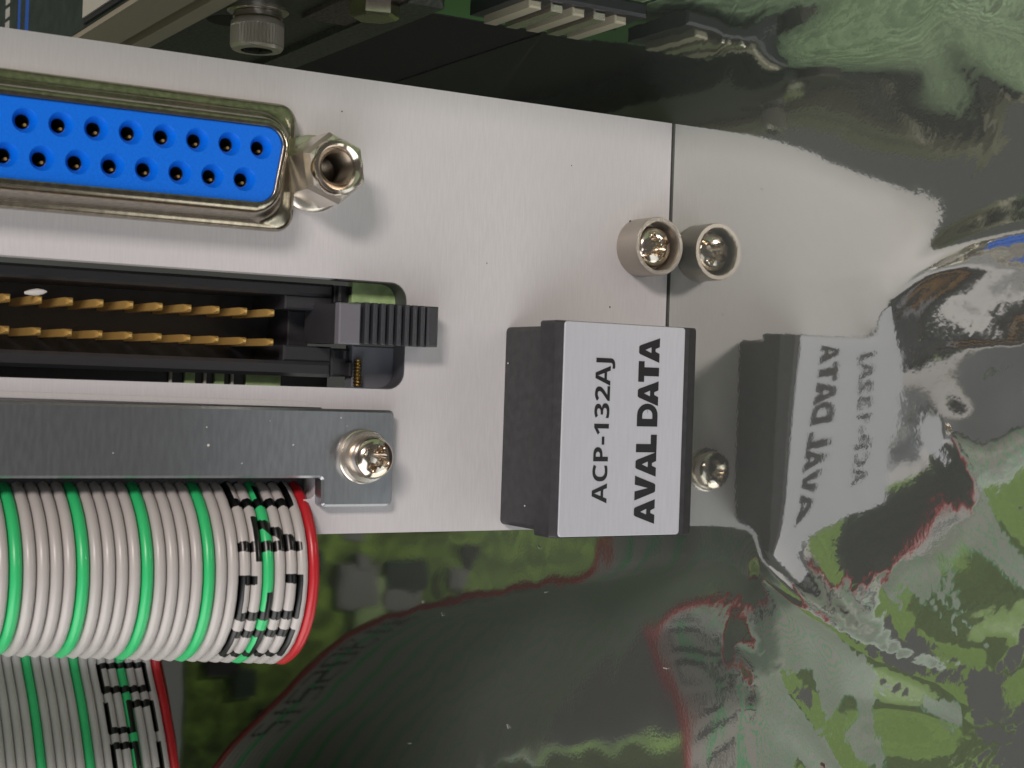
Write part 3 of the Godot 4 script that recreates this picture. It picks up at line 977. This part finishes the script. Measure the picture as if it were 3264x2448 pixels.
# ---------------------------------------------------------------- the unit behind the upper edge
func neighbour_unit() -> void:
	var v := -22.0
	var o := thing("mounting_rail", "dark cast metal mounting rail with a raised lip behind the panel's upper edge", "rail", Vector3(-30, v, -40))
	# plates in the (u, n) plane, thickness along -v: built from boxes lo..hi
	var f := Vector3(-30, v, -40)
	var A := func(lo: Vector3, hi: Vector3, bev := 0.2) -> Builder:
		var q := Builder.new()
		q.box(lo - f, hi - f, bev)
		return q
	put("web", A.call(Vector3(-40.0, v - 3, -120), Vector3(-25.9, v - 0.8, -6.5)), M.dark_metal, o)
	put("lip", A.call(Vector3(-26.0, v - 3, -120), Vector3(-22.1, v, -7.5), 0.5), M.dark_metal, o)
	put("cast_pad", A.call(Vector3(-31.0, v - 4, -22), Vector3(-25.9, v - 0.3, -3), 0.4), M.cast_metal, o)
	put("edge_strip", A.call(Vector3(-41.8, v - 2, -120), Vector3(-39.8, v + 0.2, -5), 0.3), M.tan_metal, o)
	var t := thing("tan_side_bar", "tan metal bar between the slate board and the mounting rail", "bar", Vector3(-45, v, -40))
	var b := Builder.new()
	b.box(Vector3(-2.6, -3, -80), Vector3(1.9, 0.2, 40), 0.3)
	put("bar", b, M.tan_metal, t)
	b = Builder.new()
	b.box(Vector3(1.7, -3, -80), Vector3(3.3, -1.2, 40), 0.1)
	put("groove", b, M.dark_metal, t)
	# the socket head screw, its axis along v
	var s := thing("socket_head_screw", "knurled socket head screw with washer on the dark mounting rail", "screw", Vector3(-35.3, v - 0.8, -23))
	var ax := Vector3(0, 1, 0)
	b = Builder.new()
	b.lathe([Vector2(3.1, 0.0), Vector2(3.1, 0.3), Vector2(2.9, 0.42)], Vector3.ZERO, 40, ax)
	put("washer", b, M.nickel, s)
	b = Builder.new()
	b.lathe([Vector2(2.3, 0.4), Vector2(2.5, 0.5), Vector2(2.5, 0.95), Vector2(2.2, 1.05)], Vector3.ZERO, 40, ax)
	put("spring_washer", b, M.nickel, s)
	b = Builder.new()
	var rings := []
	for q in [[2.3, 1.1, 0.0], [2.62, 1.35, 0.0], [2.68, 1.5, 0.0], [2.68, 1.8, 0.0], [2.7, 1.95, 0.12], [2.7, 3.7, 0.12], [2.66, 3.85, 0.0], [2.45, 4.15, 0.0], [1.6, 4.2, 0.0]]:
		var r := PackedVector3Array()
		for i in 96:
			var a := TAU * i / 96
			var rad: float = q[0] - (q[2] if i % 2 == 0 else 0.0)
			r.append(Vector3(cos(a) * rad, q[1], sin(a) * rad))
		rings.append(r)
	b.loft(rings, true, false)
	put("knurled_head", b, mat("knurled_steel", Color(0.72, 0.66, 0.58), 0.35, 0.55), s, 25.0, false)
	b = Builder.new()
	b.lathe([Vector2(1.6, 4.2), Vector2(1.5, 4.0), Vector2(1.45, 2.2)], Vector3.ZERO, 6, ax, false, true)
	put("socket", b, M.dark_metal, s, 20.0, false)
	# slot behind the screw
	b = Builder.new()
	b.lathe([Vector2(2.6, 0.0), Vector2(2.5, 0.03)], Vector3(-35.6, v - 0.79, -29.5) - f, 30, ax)
	put("slot_hole", b, M.bore, o)
	# a bright nut near the top edge
	var nu := thing("hexagon_nut", "small bright hexagonal nut on the cast rail at the photo's top edge", "nut", Vector3(-28.3, v - 0.3, -10.5))
	b = Builder.new()
	var hr := []
	for q in [[2.3, 0.0], [2.4, 0.2], [2.4, 1.5], [2.1, 1.75]]:
		var r := PackedVector3Array()
		for i in 6:
			var a := TAU * i / 6 + 0.3
			r.append(Vector3(cos(a) * q[0], q[1], sin(a) * q[0]))
		hr.append(r)
	b.loft(hr)
	put("body", b, M.bright_screw, nu, 15.0)
	# slate board with a white part, blue traces and print
	var g := thing("slate_circuit_board", "dark slate green circuit board in the photo's upper left corner", "circuit board", Vector3(-47.7, -40, -40))
	b = Builder.new()
	b.box(Vector3(0.0, -40, -120), Vector3(1.6, 17.6, 42))
	put("board", b, M.slate_board, g)
	for q in [[-66.4, 0.7], [-70.3, 0.5]]:
		b = Builder.new()
		b.box(Vector3(-0.05, -30, q[0] + 40 - q[1]), Vector3(0.0, 17.5, q[0] + 40 + q[1]))
		put("trace", b, M.blue_trace, g)
	for k in 9:
		b = Builder.new()
		b.box(Vector3(-0.05, 2.0 + k * 1.7, -37.4), Vector3(0.0, 3.2 + k * 1.7, -35.4))
		put("print_mark", b, M.silk, g)
	b = Builder.new()
	b.box(Vector3(-0.5, -10, -0.3), Vector3(0.0, 16.8, 30), 0.05)
	put("white_component", b, M.cream, g)
	b = Builder.new()
	b.box(Vector3(-0.3, -10, -0.9), Vector3(0.0, 17.3, 30), 0.02)
	put("component_tray", b, M.black_plastic, g)
	# gold contacts in a black holder by the panel's upper corner
	var ec := thing("contact_block", "small black block with gold contact blades above the panel's upper corner", "connector", Vector3(-9, -24.4, -7))
	b = Builder.new()
	b.box(Vector3(-8, 0, -5), Vector3(6.5, 1.5, 5.5), 0.3)
	put("holder", b, M.black_plastic, ec)
	for k in 5:
		b = Builder.new()
		b.box(Vector3(-6.8 + k * 2.5, 1.45, -4.2), Vector3(-5.4 + k * 2.5, 2.3, 4.6), 0.2)
		put("blade", b, M.tan_metal if k % 2 == 0 else M.nickel, ec)
	# green board corner with a mounting hole standing on the film
	var c := thing("mounting_hole_board", "dark green board corner with an oval mounting hole above the panel", "circuit board", Vector3(-5, -25.5, -12))
	b = Builder.new()
	var lo := []
	b.box(Vector3(-120, -1.6, 4), Vector3(4.6, 0.0, 37.0))
	put("front_section", b, mat("upper_green_board", Color(0.48, 0.66, 0.38), 0.4), c)
	tri_map(M.upper_green_board, 26.0, noise_tex(0.014, 61, 512, 0.45, 1.0, 5, Vector2(1.0, 2.4)))
	b = Builder.new()
	b.box(Vector3(-18, -1.6, 37.05), Vector3(4.6, 0.0, 62.0))
	put("lower_tongue", b, M.upper_green_board, c)
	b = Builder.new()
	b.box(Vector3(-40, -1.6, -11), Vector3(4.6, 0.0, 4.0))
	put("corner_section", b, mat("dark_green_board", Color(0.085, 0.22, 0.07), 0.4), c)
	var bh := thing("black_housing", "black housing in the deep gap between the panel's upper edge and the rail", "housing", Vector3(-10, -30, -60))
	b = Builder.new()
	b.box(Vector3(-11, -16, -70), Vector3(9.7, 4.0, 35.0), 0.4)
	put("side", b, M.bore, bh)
	b = Builder.new()
	b.lathe([Vector2(1.7, 0.02), Vector2(1.6, 0.05)], Vector3(2.6, 0.0, -6.0), 30, ax)
	put("mounting_hole", b, M.bore, c)

# ---------------------------------------------------------------- boards that show only as reflections
func rear_boards() -> void:
	var o := thing("rear_circuit_board", "bright green circuit board behind the cables, seen mirrored in the film", "circuit board", Vector3(-90, 80, -170))
	var b := Builder.new()
	b.box(Vector3(-330, -60, -1.6), Vector3(78, 160, 0.0))
	put("board", b, M.green_board, o)
	var sb := thing("side_circuit_board", "upright green circuit board beyond the cables, seen only in the wrinkled film", "circuit board", Vector3(-90, 92, -15))
	b = Builder.new()
	b.box(Vector3(-110, 0, -135), Vector3(86, 1.6, -28))
	put("board", b, M.green_board, sb)
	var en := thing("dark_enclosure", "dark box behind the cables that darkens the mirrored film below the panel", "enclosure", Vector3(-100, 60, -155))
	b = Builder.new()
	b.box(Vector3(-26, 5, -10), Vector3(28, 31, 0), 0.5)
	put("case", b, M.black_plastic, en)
	var rng := RandomNumberGenerator.new()
	rng.seed = 7
	for k in 34:
		var w := rng.randf_range(2, 8); var h := rng.randf_range(2, 7)
		var u := rng.randf_range(10, 70); var v := rng.randf_range(-52, 14)
		b = Builder.new()
		b.box(Vector3(u, v, 0), Vector3(u + w, v + h, rng.randf_range(0.5, 3.0)), 0.2)
		put("chip", b, [M.slate_board, M.rail_grey, M.pale_board, M.black_plastic][k % 4], o)
	for k in 70:
		var w := rng.randf_range(4, 12); var h := rng.randf_range(4, 10)
		var u := rng.randf_range(-200, 66); var v := rng.randf_range(-55, 130)
		b = Builder.new()
		b.box(Vector3(u, v, 0), Vector3(u + w, v + h, 2.0), 0.2)
		put("chip", b, [M.slate_board, M.rail_grey, M.green_board, M.silk][k % 4], o)
